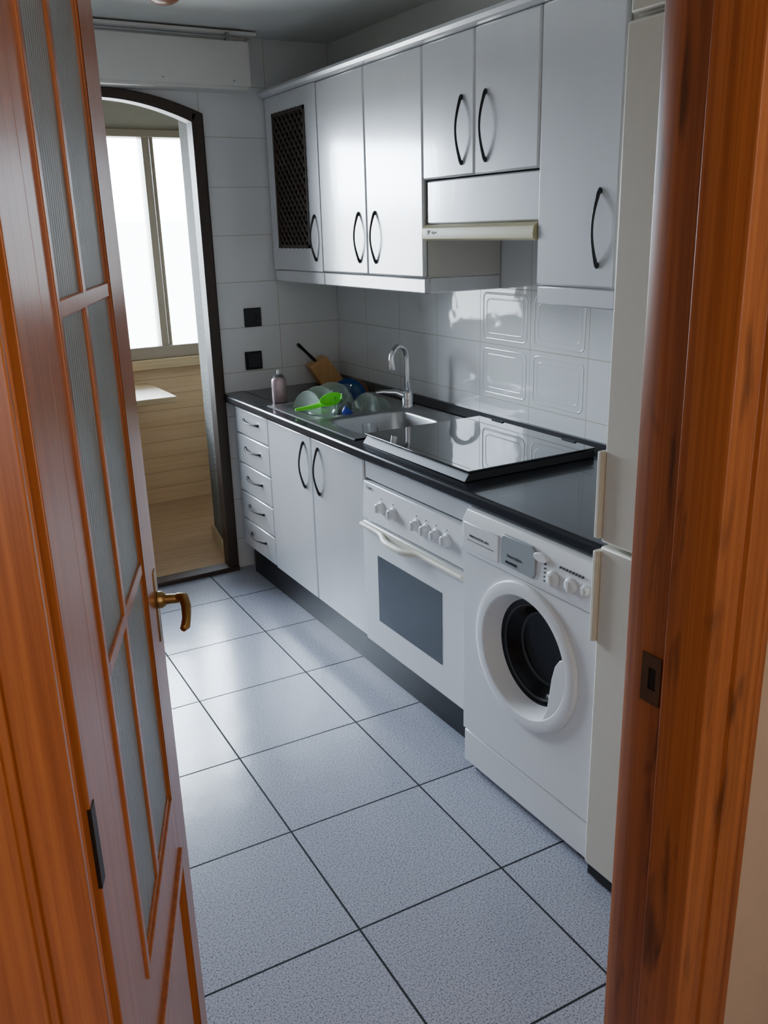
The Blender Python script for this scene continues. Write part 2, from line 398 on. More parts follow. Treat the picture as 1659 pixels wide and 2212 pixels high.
for i in range(3):
    for (a,b2) in ((s0,sm-ms/2),(sm+ms/2,s1)):
        mk('glass_pane' ,leafM(M().box(a,b2,-.007,-.003,zb[i],zb[i+1])),m_flute,door)
zh=1.022
m=M().box(W-.045,W-.022,-.001,.002,zh-.07,zh+.05)
mk('handle_plate',leafM(m),m_brass,door,bevel=.001)
sh=W-.036
m=M().tube([(sh,0,zh),(sh,.036,zh)],[.009,.0075],12)
m.tube([(sh,.034,zh+.002),(sh-.006,.044,zh+.003),(sh-.020,.048,zh-.006),(sh-.034,.048,zh-.020),(sh-.044,.046,zh-.030),(sh-.050,.042,zh-.032)],[.0075,.0085,.008,.007,.0075,.005],12)
m.lathe([(0,.0),(.014,.0),(.014,.006),(.010,.012),(0,.012)],Matrix.Translation((sh,0.003,zh))@Matrix.Rotation(-pi/2,4,'X'),20)
mk('handle',leafM(m),m_brass,door)
for z in (.30,1.02,1.80):
    mk('hinge',leafM(M().box(sa-.001,sa+.016,-.003,.0008,z-.045,z+.045)),m_dbrass,door)

# ------------------------------------------------------------ worktop
w=M()
x0,x1,y0,y1=1.375,1.985,1.372,3.885
sx0,sx1,sy0,sy1=1.478,1.915,2.70,3.44
w.box(x0,sx0,y0,y1,ZT-.037,ZT).box(sx1,x1,y0,y1,ZT-.037,ZT).box(sx0,sx1,y0,sy0,ZT-.037,ZT).box(sx0,sx1,sy1,y1,ZT-.037,ZT)
import_w=mk('worktop',w,m_work,loc=(1.68,2.6,ZT-.037),label='long black speckled worktop running along the tiled wall',cat='worktop',bevel=.009,seg=3)
mk('upstand',M().prism([(1.965,ZT),(2.0,ZT),(2.0,ZT+.028),(1.985,ZT+.028)],'y',1.372,3.885),m_work,import_w)
mk('plinth',M().box(1.445,1.46,1.93,3.80,0,.148),m_plinth,loc=(1.45,2.8,0),label='glossy black kickboard under the base cabinets',cat='kickboard')

def bow(parent,x,y,za,zb_,horizontal=False,mt=None):
    pts=[];rs=[]
    n=18
    for i in range(n+1):
        t=i/n; off=.002+.022*math.sin(pi*t); q=za+(zb_-za)*t
        pts.append((x-off,q,y) if horizontal else (x-off,y,q))
        rs.append(.0065-.003*math.sin(pi*t)**.6 if 0<i<n else .0025)
    m=M().tube(pts,rs,8)
    for q in (za+.008,zb_-.008):
        c=(x-.002,q,y) if horizontal else (x-.002,y,q)
        m.lathe([(0,-.004),(.0085,-.004),(.006,.005),(0,.007)],T(*c)@FX,6)
    return mk('handle',m,mt or m_black,parent)

def carcass(x0,x1,y0,y1,z0,z1):
    t=.016
    return M().box(x0,x1,y0,y0+t,z0,z1).box(x0,x1,y1-t,y1,z0,z1).box(x0,x1,y0+t,y1-t,z0,z0+t).box(x1-t,x1,y0+t,y1-t,z0+t,z1)
c=root('drawer_cabinet',(1.68,3.61,.15),'narrow pearl-grey base cabinet with five drawers','cabinet')
mk('body',M().box(XF+.02,1.98,3.425,3.79,.15,.83),m_cabs,c)
zs=[.826,.703,.564,.426,.29,.154]
for i in range(5):
    dr=mk('drawer',M().box(XF,XF+.018,3.422,3.795,zs[i+1]+.003,zs[i]-.003),m_cab,c,bevel=.005)
    zc=(zs[i]+zs[i+1])/2+.012
    bow(dr,XF,zc,3.52,3.70,True,m_black)
c=root('sink_cabinet',(1.68,3.0,.15),'pearl-grey double-door base cabinet under the sink','cabinet')
mk('body',carcass(XF+.02,1.98,2.583,3.418,.15,.83),m_cabs,c)
for (a,b2,hy) in ((3.001,3.417,3.065),(2.583,2.996,2.937)):
    dd=mk('door',M().box(XF,XF+.018,a,b2,.152,.824),m_cab,c,bevel=.005)
    bow(dd,XF,hy,.605,.797)

# ---------------- oven
c=root('oven',(1.68,2.26,.15),'white built-in oven with knob panel and patterned glass door','oven')
oy0,oy1=1.957,2.576
mk('body',M().box(XF+.02,1.97,oy0+.02,oy1-.005,.15,.75),m_white,c)
mk('filler_panel',M().box(XF+.004,XF+.02,oy0,oy1,.762,.826),m_cab,c,bevel=.003)
mk('control_panel',M().prism([(XF-.012,.622),(XF-.004,.753),(XF+.02,.753),(XF+.02,.622)],'y',oy0,oy1),m_white,c,bevel=.003)
od=mk('door',M().box(XF-.012,XF+.019,oy0,oy1,.155,.610),m_white,c,bevel=.005)
mk('window',M().box(XF-.0135,XF-.010,2.08,2.475,.262,.508),m_ovglass,od)
for ky in (2.447,2.368,2.225,2.170,2.113,2.056):
    m=M().lathe([(0,0),(.022,0),(.022,.004),(.017,.006),(.016,.020),(.013,.023),(0,.023)],T(XF-.008,ky,.686)@FX,24)
    m.box(XF-.034,XF-.028,ky-.003,ky+.003,.673,.699)
    kb=mk('knob',m,m_white,c,bevel=.001)
    mk('marking',M().box(XF-.0105,XF-.0085,ky-.0015,ky+.0015,.715,.719),m_ink,kb)
pts=[];rs=[]
for i in range(41):
    t=i/40; y=oy0+.004+(oy1-oy0-.008)*t; k=math.exp(-((y-2.31)/.10)**4)
    pts.append((XF-.020-.026*k,y,.598-.006*k)); rs.append(.009+.003*k)
m=M().tube(pts,rs,10,flat=1)
m.box(XF-.02,XF-.008,oy0+.003,oy1-.003,.589,.607)
mk('handle',m,m_cream,od)
mk('lettering',addtext(M(),'Fagor',.016,XF-.0085,2.53,.737),m_ink,c)

# ---------------- washing machine
wx=1.355; wy0,wy1=1.374,1.918; wzt=.830
c=root('washing_machine',(1.62,1.64,0),'white front-loading washing machine with round porthole door','washing machine')
hc=(1.64,.491)
b_=M().box(wx+.09,1.93,wy0,wy1,.024,wzt)
b_.box(wx+.012,wx+.09,wy0,wy0+.01,.024,wzt).box(wx+.012,wx+.09,wy1-.01,wy1,.024,wzt).box(wx+.012,wx+.09,wy0+.01,wy1-.01,wzt-.01,wzt).box(wx+.012,wx+.09,wy0+.01,wy1-.01,.024,.034)
mk('body',b_,m_white,c)
def frontring(x0,x1,cy,cz,r,ya,yb,za,zb2,n=64):
    vs=[];fs=[]
    ang=sorted(set([2*pi*k/n for k in range(n)]+[math.atan2(z-cz,y-cy)%(2*pi) for y in (ya,yb) for z in (za,zb2)]))
    for a in ang:
        c_,s_=math.cos(a),math.sin(a)
        k=min([( (yb if c_>0 else ya)-cy)/c_ if abs(c_)>1e-9 else 9,((zb2 if s_>0 else za)-cz)/s_ if abs(s_)>1e-9 else 9])
        i1=(cy+r*c_,cz+r*s_); o1=(cy+k*c_,cz+k*s_)
        vs+=[(x0,*i1),(x0,*o1),(x1,*o1),(x1,*i1)]
    N_=len(ang)
    for i in range(N_):
        a=i*4;b3=((i+1)%N_)*4
        for k in range(4): fs.append((a+k,a+(k+1)%4,b3+(k+1)%4,b3+k))
    return M().add(vs,fs)
mk('front_panel',frontring(wx,wx+.014,hc[0],hc[1],.165,wy0,wy1,.137,.702),m_white,c)
mk('kick_panel',M().box(wx+.003,wx+.018,wy0+.001,wy1-.001,.022,.130),m_white,c,bevel=.004)
cp=mk('control_panel',M().prism([(wx-.004,.705),(wx-.010,.716),(wx-.006,.800),(wx+.012,.828),(wx+.03,.828),(wx+.03,.705)],'y',wy0,wy1,False),m_white,c,bevel=.003)
dw=mk('detergent_drawer',M().box(wx-.0115,wx+.0,1.745,1.905,.722,.800),m_white,c,bevel=.003)
dsp=mk('display',M().prism([(1.733,.728),(1.600,.728),(1.592,.742),(1.592,.800),(1.606,.812),(1.722,.812),(1.733,.80)],'x',wx-.013,wx-.004),m_grey,c,bevel=.002)
mk('display_slot',M().box(wx-.0145,wx-.012,1.665,1.71,.738,.744),m_grill,dsp)
for (ky,kz,kr) in ((1.527,.752,.022),(1.463,.757,.020),(1.412,.762,.013)):
    m=M().lathe([(0,0),(kr,0),(kr,.004),(kr*.85,.010),(kr*.7,.012),(0,.012)],T(wx-.008,ky,kz)@FX,28)
    m.box(wx-.024,wx-.019,ky-.002,ky+.002,kz-kr*.6,kz+kr*.6)
    mk('knob',m,m_white,c)
mk('start_button',M().prism([(1.574+.026*math.cos(a),.793+.012*math.sin(a)) for a in [2*pi*k/20 for k in range(20)]],'x',wx-.014,wx-.004),m_white,c,bevel=.002)
mk('lettering',addtext(M(),'INNOVATION  6KG',.010,wx-.0125,1.83,.765),m_ink,dw)
mk('printed_line',M().box(wx-.0125,wx-.011,1.765,1.885,.7505,.752),m_ink,dw)
mk('lettering',addtext(M(),'Innovation',.014,wx-.0138,1.675,.760),m_ink,dsp)
for i in range(5): mk('indicator_mark',M().box(wx-.0115,wx-.006,1.556,1.561,.735+.011*i,.738+.011*i),m_ink,c)
for i in range(8): mk('indicator_mark',M().box(wx-.0115,wx-.006,1.50-.011*i,1.504-.011*i,.788,.793),m_ink,c)
m=M().lathe([(.207,.0),(.2068,.006),(.203,.011),(.196,.013),(.182,.0135),(.172,.013),(.168,.010),(.166,.004),(.156,-.016),(.147,-.036)],T(wx,hc[0],hc[1])@FX,80)
pd=mk('door',m,m_white,c,sharp=28)
mk('door_glass',M().lathe([(.149,-.036),(.142,-.037),(.132,-.040),(.115,-.060),(.10,-.075),(.05,-.078),(0,-.079)],T(wx,hc[0],hc[1])@FX,48),m_drum,pd)
mk('drum_seal',M().lathe([(.128,-.040),(.133,-.037),(.138,-.040),(.138,-.044)],T(wx,hc[0],hc[1])@FX,48),m_drumr,pd)
mk('drum_ring',M().lathe([(.096,-.0755),(.100,-.072),(.104,-.0715),(.105,-.075)],T(wx,hc[0],hc[1])@FX,48),m_drumr,pd)
P=[]
for k in range(17):
    a=math.radians(20-78*k/16); P.append((hc[0]-.169*math.cos(a),hc[1]+.169*math.sin(a)))
P+=[(hc[0]-.106,hc[1]-.105),(hc[0]-.113,hc[1]-.06),(hc[0]-.120,hc[1]-.01),(hc[0]-.131,hc[1]+.03),(hc[0]-.146,hc[1]+.052)]
mk('door_grip',M().prism(P,'x',wx-.0105,wx+.022),m_white,pd,bevel=.002)
for (fx,fy) in ((wx+.04,wy0+.05),(wx+.04,wy1-.04),(1.88,wy0+.05),(1.88,wy1-.04)):
    mk('foot',M().lathe([(0,0),(.02,0),(.02,.010),(.012,.014),(.012,.025),(0,.025)],T(fx,fy,0),16),m_grill,c)

# ---------------- fridge
fx=1.33; fy0,fy1=.80,1.358
c=root('fridge',(1.63,1.08,0),'tall cream fridge freezer with two doors','fridge')
mk('body',M().box(fx+.05,1.93,fy0+.004,fy1-.004,.05,1.93),m_fridge,c,bevel=.004)
for (za,zb2,ha,hb,l) in ((.902,1.935,.912,1.11,0),(.045,.893,.66,.882,0)):
    dd=mk('door',M().box(fx,fx+.045,fy0,fy1,za,zb2),m_fridge,c,bevel=.006)
    m=M().prism([(fx-.012,fy1+.010),(fx-.002,fy1+.012),(fx+.02,fy1+.010),(fx+.02,fy1),(fx-.004,fy1-.004),(fx-.012,fy1-.002)],'z',ha,hb)
    mk('handle',m,m_cream,dd,bevel=.003)
mk('base_grille',M().box(fx+.012,1.9,fy0+.01,fy1-.003,.008,.042),m_grill,c)
for y in (fy0+.05,fy1-.05): mk('foot',M().lathe([(0,0),(.02,0),(.02,.01),(0,.01)],T(fx+.07,y,0),12),m_grill,c)
c=root('fridge_top_cabinet',(1.63,1.08,1.95),'cream wall cabinet above the fridge','cabinet')
mk('body',M().box(fx+.03,1.98,fy0,fy1,1.945,2.15),m_cabs,c)
mk('door',M().box(fx+.008,fx+.028,fy0,fy1,1.948,2.15),m_fridge,c,bevel=.004)

# ---------------- wall cabinets
ZB,ZTT=1.415,2.127
def wallcab(name,ya,yb,label):
    return root(name,(1.84,(ya+yb)/2,ZB),label,'cabinet')
c=wallcab('lattice_wall_cabinet',3.366,3.86,'pearl-grey wall cabinet with dark diagonal lattice door')
mk('body',M().box(XU+.02,1.995,3.366,3.86,ZB,ZTT),m_cabs,c)
ya,yb,la,lb,lz0,lz1=3.367,3.862,3.470,3.790,1.507,2.057
m=M().box(XU,XU+.018,ya,la,ZB,ZTT-.002).box(XU,XU+.018,lb,yb,ZB,ZTT-.002).box(XU,XU+.018,la,lb,ZB,lz0).box(XU,XU+.018,la,lb,lz1,ZTT-.002)
dd=mk('door',m,m_cab,c)
mk('lattice_backing',M().box(XU+.012,XU+.018,la,lb,lz0,lz1),m_backing,dd)
m=M(); fw2=.014
m.box(XU-.004,XU+.012,la,la+fw2,lz0,lz1).box(XU-.004,XU+.012,lb-fw2,lb,lz0,lz1).box(XU-.004,XU+.012,la,lb,lz0,lz0+fw2).box(XU-.004,XU+.012,la,lb,lz1-fw2,lz1)
def clipseg(p,q,ya,yb,za,zb2):
    (y0,z0),(y1,z1)=p,q; t0,t1=0,1
    for (pp,dq,lo,hi) in ((y0,y1-y0,ya,yb),(z0,z1-z0,za,zb2)):
        a=(lo-pp)/dq; b3=(hi-pp)/dq
        if a>b3:a,b3=b3,a
        t0=max(t0,a);t1=min(t1,b3)
    if t0>=t1: return None
    return (y0+(y1-y0)*t0,z0+(z1-z0)*t0),(y0+(y1-y0)*t1,z0+(z1-z0)*t1)
for sgn,xo in ((1,XU+.001),(-1,XU+.005)):
    k=-12
    while k<30:
        zc=lz0+k*.042
        s_=clipseg((la-.05,zc),(lb+.05,zc+.42),la,lb,lz0,lz1) if sgn>0 else clipseg((la-.05,zc+.42),(lb+.05,zc),la,lb,lz0,lz1)
        if s_:
            (a,b3),(a2,b4)=s_; dv=Vector((a2-a,b4-b3)).normalized(); nn=Vector((-dv.y,dv.x))*.0055
            m.prism([(a+nn.x,b3+nn.y),(a2+nn.x,b4+nn.y),(a2-nn.x,b4-nn.y),(a-nn.x,b3-nn.y)],'x',xo-.002,xo+.004)
        k+=1
mk('lattice',m,m_brown,dd)
bow(dd,XU,3.420,1.455,1.64)
mk('light_rail',M().box(XU+.005,XU+.028,3.366,3.862,1.362,ZB-.003),m_cab,c,bevel=.004)
c=wallcab('wall_cabinet',2.60,3.36,'pearl-grey double-door wall cabinet reflecting the window')
mk('body',M().box(XU+.02,1.995,2.602,3.362,ZB,ZTT),m_cabs,c)
for (a,b2,hy) in ((2.987,3.362,3.045),(2.602,2.983,2.922)):
    dd=mk('door',M().box(XU,XU+.018,a,b2,ZB,ZTT-.002),m_cab,c,bevel=.006)
    bow(dd,XU,hy,1.455,1.64)
mk('light_rail',M().box(XU+.005,XU+.028,2.60,3.362,1.362,ZB-.003).box(XU+.028,1.995,2.60,2.62,1.362,ZB-.003),m_cab,c,bevel=.004)
c=wallcab('hood_cabinet',2.014,2.598,'pearl-grey double-door wall cabinet above the extractor hood')
mk('body',M().box(XU+.02,1.995,2.016,2.598,1.727,ZTT),m_cabs,c)
for (a,b2,hy) in ((2.316,2.598,2.378),(2.017,2.312,2.256)):
    dd=mk('door',M().box(XU,XU+.018,a,b2,1.726,ZTT-.002),m_cab,c,bevel=.006)
    bow(dd,XU,hy,1.757,1.955)
c=wallcab('tall_wall_cabinet',1.71,2.012,'pearl-grey single-door wall cabinet beside the fridge')
mk('body',M().box(XU+.02,1.995,1.705,2.012,ZB,ZTT),m_cabs,c)
dd=mk('door',M().box(XU,XU+.018,1.705,2.012,ZB,ZTT-.002),m_cab,c,bevel=.006)
bow(dd,XU,1.768,1.465,1.663)
mk('light_rail',M().box(XU+.005,XU+.028,1.705,2.012,1.362,ZB-.003).box(XU+.028,1.995,1.992,2.012,1.362,ZB-.003),m_cab,c,bevel=.004)
prof=[(XU+.06,ZTT),(XU-.004,ZTT),(XU-.020,ZTT+.006),(XU-.026,ZTT+.017),(XU-.020,ZTT+.028),(XU-.004,ZTT+.034),(XU+.06,ZTT+.034)]
mk('cornice',M().prism([(p[0],p[1]) for p in prof],'y',1.705,3.87,True),m_cab,loc=(XU,2.8,ZTT),label='pale rounded cornice along the top of the wall cabinets',cat='cornice')
c=root('range_hood',(1.84,2.3,1.54),'extractor hood with grey front panel and yellowed visor','extractor hood')
mk('front_panel',M().box(XU+.012,XU+.03,2.02,2.592,1.588,1.722),m_cab,c,bevel=.005)
mk('body',M().box(XU+.03,1.99,2.02,2.592,1.56,1.722),m_white,c)
prof=[(XU-.012,1.555),(XU-.008,1.575),(XU+.006,1.586),(XU+.05,1.587),(XU+.05,1.54),(XU+.0,1.536),(XU-.010,1.542)]
vz=mk('visor',M().prism(prof,'y',2.018,2.594,True),m_visor,c)
mk('filter',M().box(XU+.05,1.98,2.05,2.56,1.545,1.56),m_steel,c)
mk('lettering',addtext(M(),'Fagor',.014,XU-.0125,2.52,1.562),m_ink,vz)
mk('emblem',M().box(XU-.0125,XU-.011,2.548,2.560,1.555,1.569),m_ink,vz)

# ---------------- sink
def rr_at(cx_,cy_,hx,hy,r,a):
    c_,s_=math.cos(a),math.sin(a)
    lo,hi=0,1
    def inside(k):
        x,y=abs(k*c_),abs(k*s_)
        if x>hx or y>hy: return False
        if x>hx-r and y>hy-r: return (x-hx+r)**2+(y-hy+r)**2<=r*r
        return True
    for _ in range(30):
        mid=(lo+hi)/2
        if inside(mid): lo=mid
        else: hi=mid
    return (cx_+lo*c_,cy_+lo*s_)
def bowl(m,cell,bw,depth,r=.055,n=56):
    cx_,cy_=(bw[0]+bw[1])/2,(bw[2]+bw[3])/2; hx,hy=(bw[1]-bw[0])/2,(bw[3]-bw[2])/2
    ang=sorted(set([2*pi*k/n for k in range(n)]+[math.atan2(y-cy_,x-cx_)%(2*pi) for x in cell[:2] for y in cell[2:]]))
    z=ZT+.004; vs=[];nr=0
    for a in ang:
        c_,s_=math.cos(a),math.sin(a)
        k=min([((cell[1] if c_>0 else cell[0])-cx_)/c_ if abs(c_)>1e-9 else 9,((cell[3] if s_>0 else cell[2])-cy_)/s_ if abs(s_)>1e-9 else 9])
        ring=[(cx_+k*c_,cy_+k*s_,z)]
        for (ins,zz) in ((-.008,z),(-.003,z-.002),(0,z-.010),(.008,z-depth+.04),(.02,z-depth+.012),(.045,z-depth),(.10,z-depth-.002)):
            p=rr_at(cx_,cy_,hx-ins,hy-ins,max(r-ins,.02),a); ring.append((*p,zz))
        vs+=ring; nr=len(ring)
    fs=[];Nn=len(ang)
    for i in range(Nn):
        for k in range(nr-1): fs.append((i*nr+k,((i+1)%Nn)*nr+k,((i+1)%Nn)*nr+k+1,i*nr+k+1))
    fs.append([i*nr+nr-1 for i in range(Nn)])
    m.add(vs,fs,True)
m=M()
bowl(m,(1.425,1.935,2.68,3.065),(1.485,1.825,2.725,3.03),.165)
bowl(m,(1.425,1.935,3.065,3.46),(1.485,1.825,3.10,3.42),.135)
m.prism([(1.425,ZT+.004),(1.418,ZT+.001),(1.425,ZT+.0005)],'y',2.68,3.46)
sk=mk('sink',m,m_steel,loc=(1.69,3.07,ZT),label='stainless steel double bowl sink set in the black worktop',cat='sink',sharp=60)
for y in (2.88,3.26):
    mk('drain',M().lathe([(0,.003),(.018,.003),(.022,.005),(.036,.004),(.04,0)],T(1.66,y,ZT-.165 if y<3 else ZT-.135),24),m_chrome,sk)
fcx,fcy=1.885,3.07
c=root('faucet',(fcx,fcy,ZT+.004),'chrome gooseneck kitchen faucet with single lever','faucet')
m=M().lathe([(0,0),(.028,0),(.028,.006),(.023,.012),(.022,.055),(.018,.065),(.012,.07),(0,.07)],T(fcx,fcy,ZT+.004),28)
mk('body',m,m_chrome,c)
pts=[(fcx,fcy,ZT+.06),(fcx,fcy,ZT+.15),(fcx,fcy,ZT+.205)]
R=.052; dx,dy=-.93,-.37
for k in range(1,15):
    a=pi*k/14*1.08; pts.append((fcx+dx*R*(1-math.cos(a)),fcy+dy*R*(1-math.cos(a)),ZT+.205+R*math.sin(a)))
l=pts[-1]; pts.append((l[0]+.004,l[1],l[2]-.022))
mk('spout',M().tube(pts,[.0110]*(len(pts)-3)+[.011,.0125,.0125],16),m_chrome,c)
mk('lever',M().tube([(fcx-.01,fcy+.01,ZT+.05),(fcx-.045,fcy+.02,ZT+.066),(fcx-.10,fcy+.035,ZT+.072),(fcx-.13,fcy+.04,ZT+.070)],[.016,.012,.008,.007],12),m_chrome,c)

# ---------------- hob
c=root('hob',(1.67,2.31,ZT),'hob with closed black glass lid on the worktop','hob')
hx0,hx1,hy0,hy1=1.435,1.925,2.01,2.62
mk('base',M().prism([(hx0-.012,ZT+.001),(hx0-.008,ZT+.008),(hx0+.006,ZT+.026),(hx1,ZT+.026),(hx1,ZT+.001)],'y',hy0,hy1),m_dkmet,c,bevel=.002)
mk('glass_lid',M().box(hx0-.004,hx1-.005,hy0-.006,hy1-.002,ZT+.030,ZT+.035),m_glassb,c,bevel=.001)
mk('lid_edge',M().box(hx0+.01,hx1-.02,hy0+.015,hy1-.02,ZT+.025,ZT+.031),m_grill,c)
for y in (2.12,2.50): mk('lid_hinge',M().tube([(hx1-.01,y-.03,ZT+.030),(hx1-.01,y+.03,ZT+.030)],.009,10),m_dkmet,c)

# ---------------- knife block, knife, spray can
kx,ky=1.895,3.80
Rk=T(kx,ky,ZT)@Matrix.Rotation(math.radians(-10),4,'Z')
m=M().prism([(-.050,0),(.062,0),(.056,.022),(-.022,.138),(-.108,.092)],'y',-.048,.048)
m.v=[tuple(Rk@Vector(v)) for v in m.v]
mk('knife_block',m,m_kwood,loc=(kx,ky,ZT),label='slanted wooden knife block in the worktop corner',cat='knife block',bevel=.003)
c=root('knife',tuple(Rk@Vector((-.075,0,.1))),'kitchen knife with black handle standing in the block','knife')
dirv=Vector((-.70,0,.72)).normalized(); p0=Vector((-.068,0,.116))
m=M().tube([p0+dirv*s for s in (-.002,.008,.03,.06,.09,.115,.12)],[.010,.013,.014,.012,.014,.015,.008],12,flat=.6)
m.v=[tuple(Rk@Vector(v)) for v in m.v]; mk('handle',m,m_black,c)
m=M().tube([p0-dirv*.03,p0+dirv*.01],[.010,.010],8,flat=.15); m.v=[tuple(Rk@Vector(v)) for v in m.v]; mk('blade',m,m_steel,c)
cxx,cyy=1.512,3.53
c=root('spray_can',(cxx,cyy,ZT),'small pink and silver aerosol can with white nozzle','spray can')
mk('can',M().lathe([(0,0),(.030,0),(.032,.003),(.032,.092),(.030,.099),(.022,.108),(.017,.110)],T(cxx,cyy,ZT),28),m_can,c)
mk('cap_ring',M().lathe([(.022,.106),(.023,.112),(.013,.120),(0,.120)],T(cxx,cyy,ZT),24),m_steel,c)
mk('nozzle',M().lathe([(0,.119),(.007,.119),(.007,.134),(.005,.138),(0,.138)],T(cxx,cyy,ZT),16),m_white,c)

# ---------------- dishes
ZBT=ZT-.130
def plate(name,x,y,zbot,yaw,lean_,r,mt,label,depth=.014,grp=None):
    m=M().lathe([(0,0),(r*.55,0),(r*.62,.003),(r*.95,depth),(r,depth+.002),(r*1.005,depth+.005),(r*.98,depth+.007),(r*.93,depth+.004),(r*.6,.005),(0,.004)],None,40)
    R_=Matrix.Rotation(math.radians(yaw),4,'Z')@Matrix.Rotation(math.radians(90-lean_),4,'Y')
    vs=[R_@Vector(v) for v in m.v]; mz=min(v.z for v in vs)
    m.v=[(v.x+x,v.y+y,v.z-mz+zbot) for v in vs]
    return mk(name,m,mt,loc=(x,y,zbot),label=label,cat='plate',group=grp)
g='glass plates draining in the sink'
lb_='pale green glass plate standing upright in the sink bowl'
plate('plate',1.560,3.33,ZBT+.010,-165,12,.096,m_gglass,lb_,grp=g)
plate('plate',1.612,3.34,ZBT+.022,-150,16,.098,m_gglass,lb_,grp=g)
plate('plate',1.675,3.345,ZBT+.034,-135,20,.098,m_gglass,lb_,grp=g)
plate('plate',1.765,3.20,ZBT+.022,-165,20,.086,m_gglass,lb_,grp=g)
plate('plate',1.790,3.165,ZBT+.024,-150,28,.080,m_gglass,lb_,grp=g)
plate('plate',1.755,3.34,ZBT+.084,-125,18,.076,m_bluep,'dark blue plate leaning at the back of the sink')
plate('plate',1.780,3.362,ZBT+.080,-125,18,.076,m_brownp,'terracotta coloured plate behind the blue plate')
def tumbler(name,loc,r,h,tilt,label,mt=m_glass,taper=.8,grp=None):
    m=M().lathe([(0,0),(r*taper,0),(r,h),(r-.002,h),(r*taper-.002,.006),(0,.006)],None,28)
    mt_=T(*loc)@Matrix.Rotation(tilt[0],4,'X')@Matrix.Rotation(tilt[1],4,'Y')
    m.v=[tuple(mt_@Vector(v)) for v in m.v]
    return mk(name,m,mt,loc=loc,label=label,cat='glass',group=grp)
g='drinking glasses around the sink'
def jar(name,loc,label):
    m=M().lathe([(0,0),(.030,0),(.034,.006),(.034,.045),(.022,.075),(.020,.085),(.029,.110),(.027,.110),(.018,.085),(.020,.075),(.032,.045),(.032,.008),(0,.006)],None,28)
    m.v=[(v[0]+loc[0],v[1]+loc[1],v[2]+loc[2]) for v in m.v]
    return mk(name,m,m_glass,loc=loc,label=label,cat='glass',group=g)
jar('drinking_glass',(1.690,3.245,ZBT+.110),'waisted clear drinking glass among the dishes')
tumbler('drinking_glass',(1.625,3.165,ZBT+.080),.037,.110,(.12,.05),'clear tumbler resting among the dishes',grp=g)
tumbler('drinking_glass',(1.70,3.150,ZBT+.065),.033,.105,(-.15,-.1),'clear tumbler resting among the dishes',grp=g)
tumbler('drinking_glass',(1.61,2.90,ZT-.158),.032,.15,(0,0),'single clear tumbler standing in the empty sink bowl',grp=g)
m=M()
pts=[(-.10,0,.014),(-.06,0,.006),(-.02,0,.001),(.02,0,.001)]
m.tube(pts,[.008,.011,.014,.016],10,flat=.45)
sc=M().lathe([(0,0),(.022,.001),(.034,.010),(.037,.018),(.035,.019),(.032,.011),(.020,.004),(0,.003)],None,28)
m.add([(v[0]*1.3+.05,v[1]*1.0,v[2]-.004) for v in sc.v],sc.f,True)
mt_=T(1.540,3.19,.903)@Matrix.Rotation(math.radians(-20),4,'Z')@Matrix.Rotation(math.radians(-14),4,'Y')@Matrix.Rotation(math.radians(30),4,'X')
m.v=[tuple(mt_@Vector(v)) for v in m.v]
mk('scoop',m,m_greenp,loc=(1.540,3.19,.903),label='bright green plastic scoop lying over the dishes',cat='scoop')
m=M().lathe([(0,0),(.016,0),(.024,.022),(.026,.024),(.023,.025),(.014,.003),(0,.003)],None,24)
mt_=T(1.610,3.110,.868)@Matrix.Rotation(math.radians(50),4,'Y'); m.v=[tuple(mt_@Vector(v)) for v in m.v]
mk('cup',m,m_blue2,loc=(1.610,3.110,.868),label='small blue plastic cup on the dishes',cat='cup')
m=M().lathe([(0,0),(.035,0),(.056,.05),(.058,.052),(.055,.055),(.031,.005),(0,.005)],T(1.550,3.19,.822),32)
mk('bowl',m,m_gglass,loc=(1.550,3.19,.822),label='pale green glass bowl under the scoop',cat='bowl')

# ---------------- wall switches
def swplate(z,x,name,label,sock):
    c=root(name,(x,YW,z),label,'switch' if not sock else 'socket')
    mk('plate',M().box(x-.042,x+.042,YW-.010,YW,z-.042,z+.042),m_black,c,bevel=.004)
    if sock:
        mt_=T(x,YW-.010,z)@Matrix.Rotation(pi/2,4,'X')
        mk('insert',M().lathe([(.026,0),(.026,.004),(.022,.004),(.020,-.004),(0,-.004)],mt_,24),m_backing,c)
        for s in (-.0095,.0095): mk('pin_hole',M().lathe([(0,.0),(.003,.0),(.003,.001),(0,.001)],T(x+s,YW-.008,z)@Matrix.Rotation(pi/2,4,'X'),10),m_grey,c)
    else:
        mk('rocker',M().prism([(YW-.010,z-.03),(YW-.018,z-.03),(YW-.011,z+.03),(YW-.010,z+.03)],'x',x-.03,x+.03),m_black,c,bevel=.001)
swplate(1.204,1.555,'wall_socket','black square wall socket on white tiles',True)
swplate(1.007,1.545,'light_switch','black square rocker switch on white tiles',False)

# ---------------- shutter box and rod
c=root('shutter_box',(.95,3.80,2.15),'white roller shutter box above the arched doorway','shutter box')
mk('front',M().box(.1,1.575,3.765,YW,2.155,2.325),m_sh,c,bevel=.003)
mk('lower_edge',M().box(.1,1.565,3.775,YW,2.143,2.155),m_sh,c)
mk('top_board',M().box(.1,1.60,3.745,YW,2.345,2.357),m_sh,c)
mk('recess',M().box(.1,1.57,3.80,YW,2.325,2.345),m_sh,c)
for x in (.9,1.2,1.5): mk('screw',M().lathe([(0,0),(.004,0),(.003,.002),(0,.002)],T(x,3.765,2.175)@Matrix.Rotation(pi/2,4,'X'),10),m_grey,c)
c=root('curtain_rod',(.9,3.72,2.325),'thin grey metal rod under the ceiling','curtain rod')
mk('rod',M().tube([(.1,3.725,2.328),(1.50,3.725,2.328)],.005,10),m_steel,c)
mk('rod_bracket',M().box(1.46,1.472,3.718,3.744,2.318,2.345),m_steel,c)

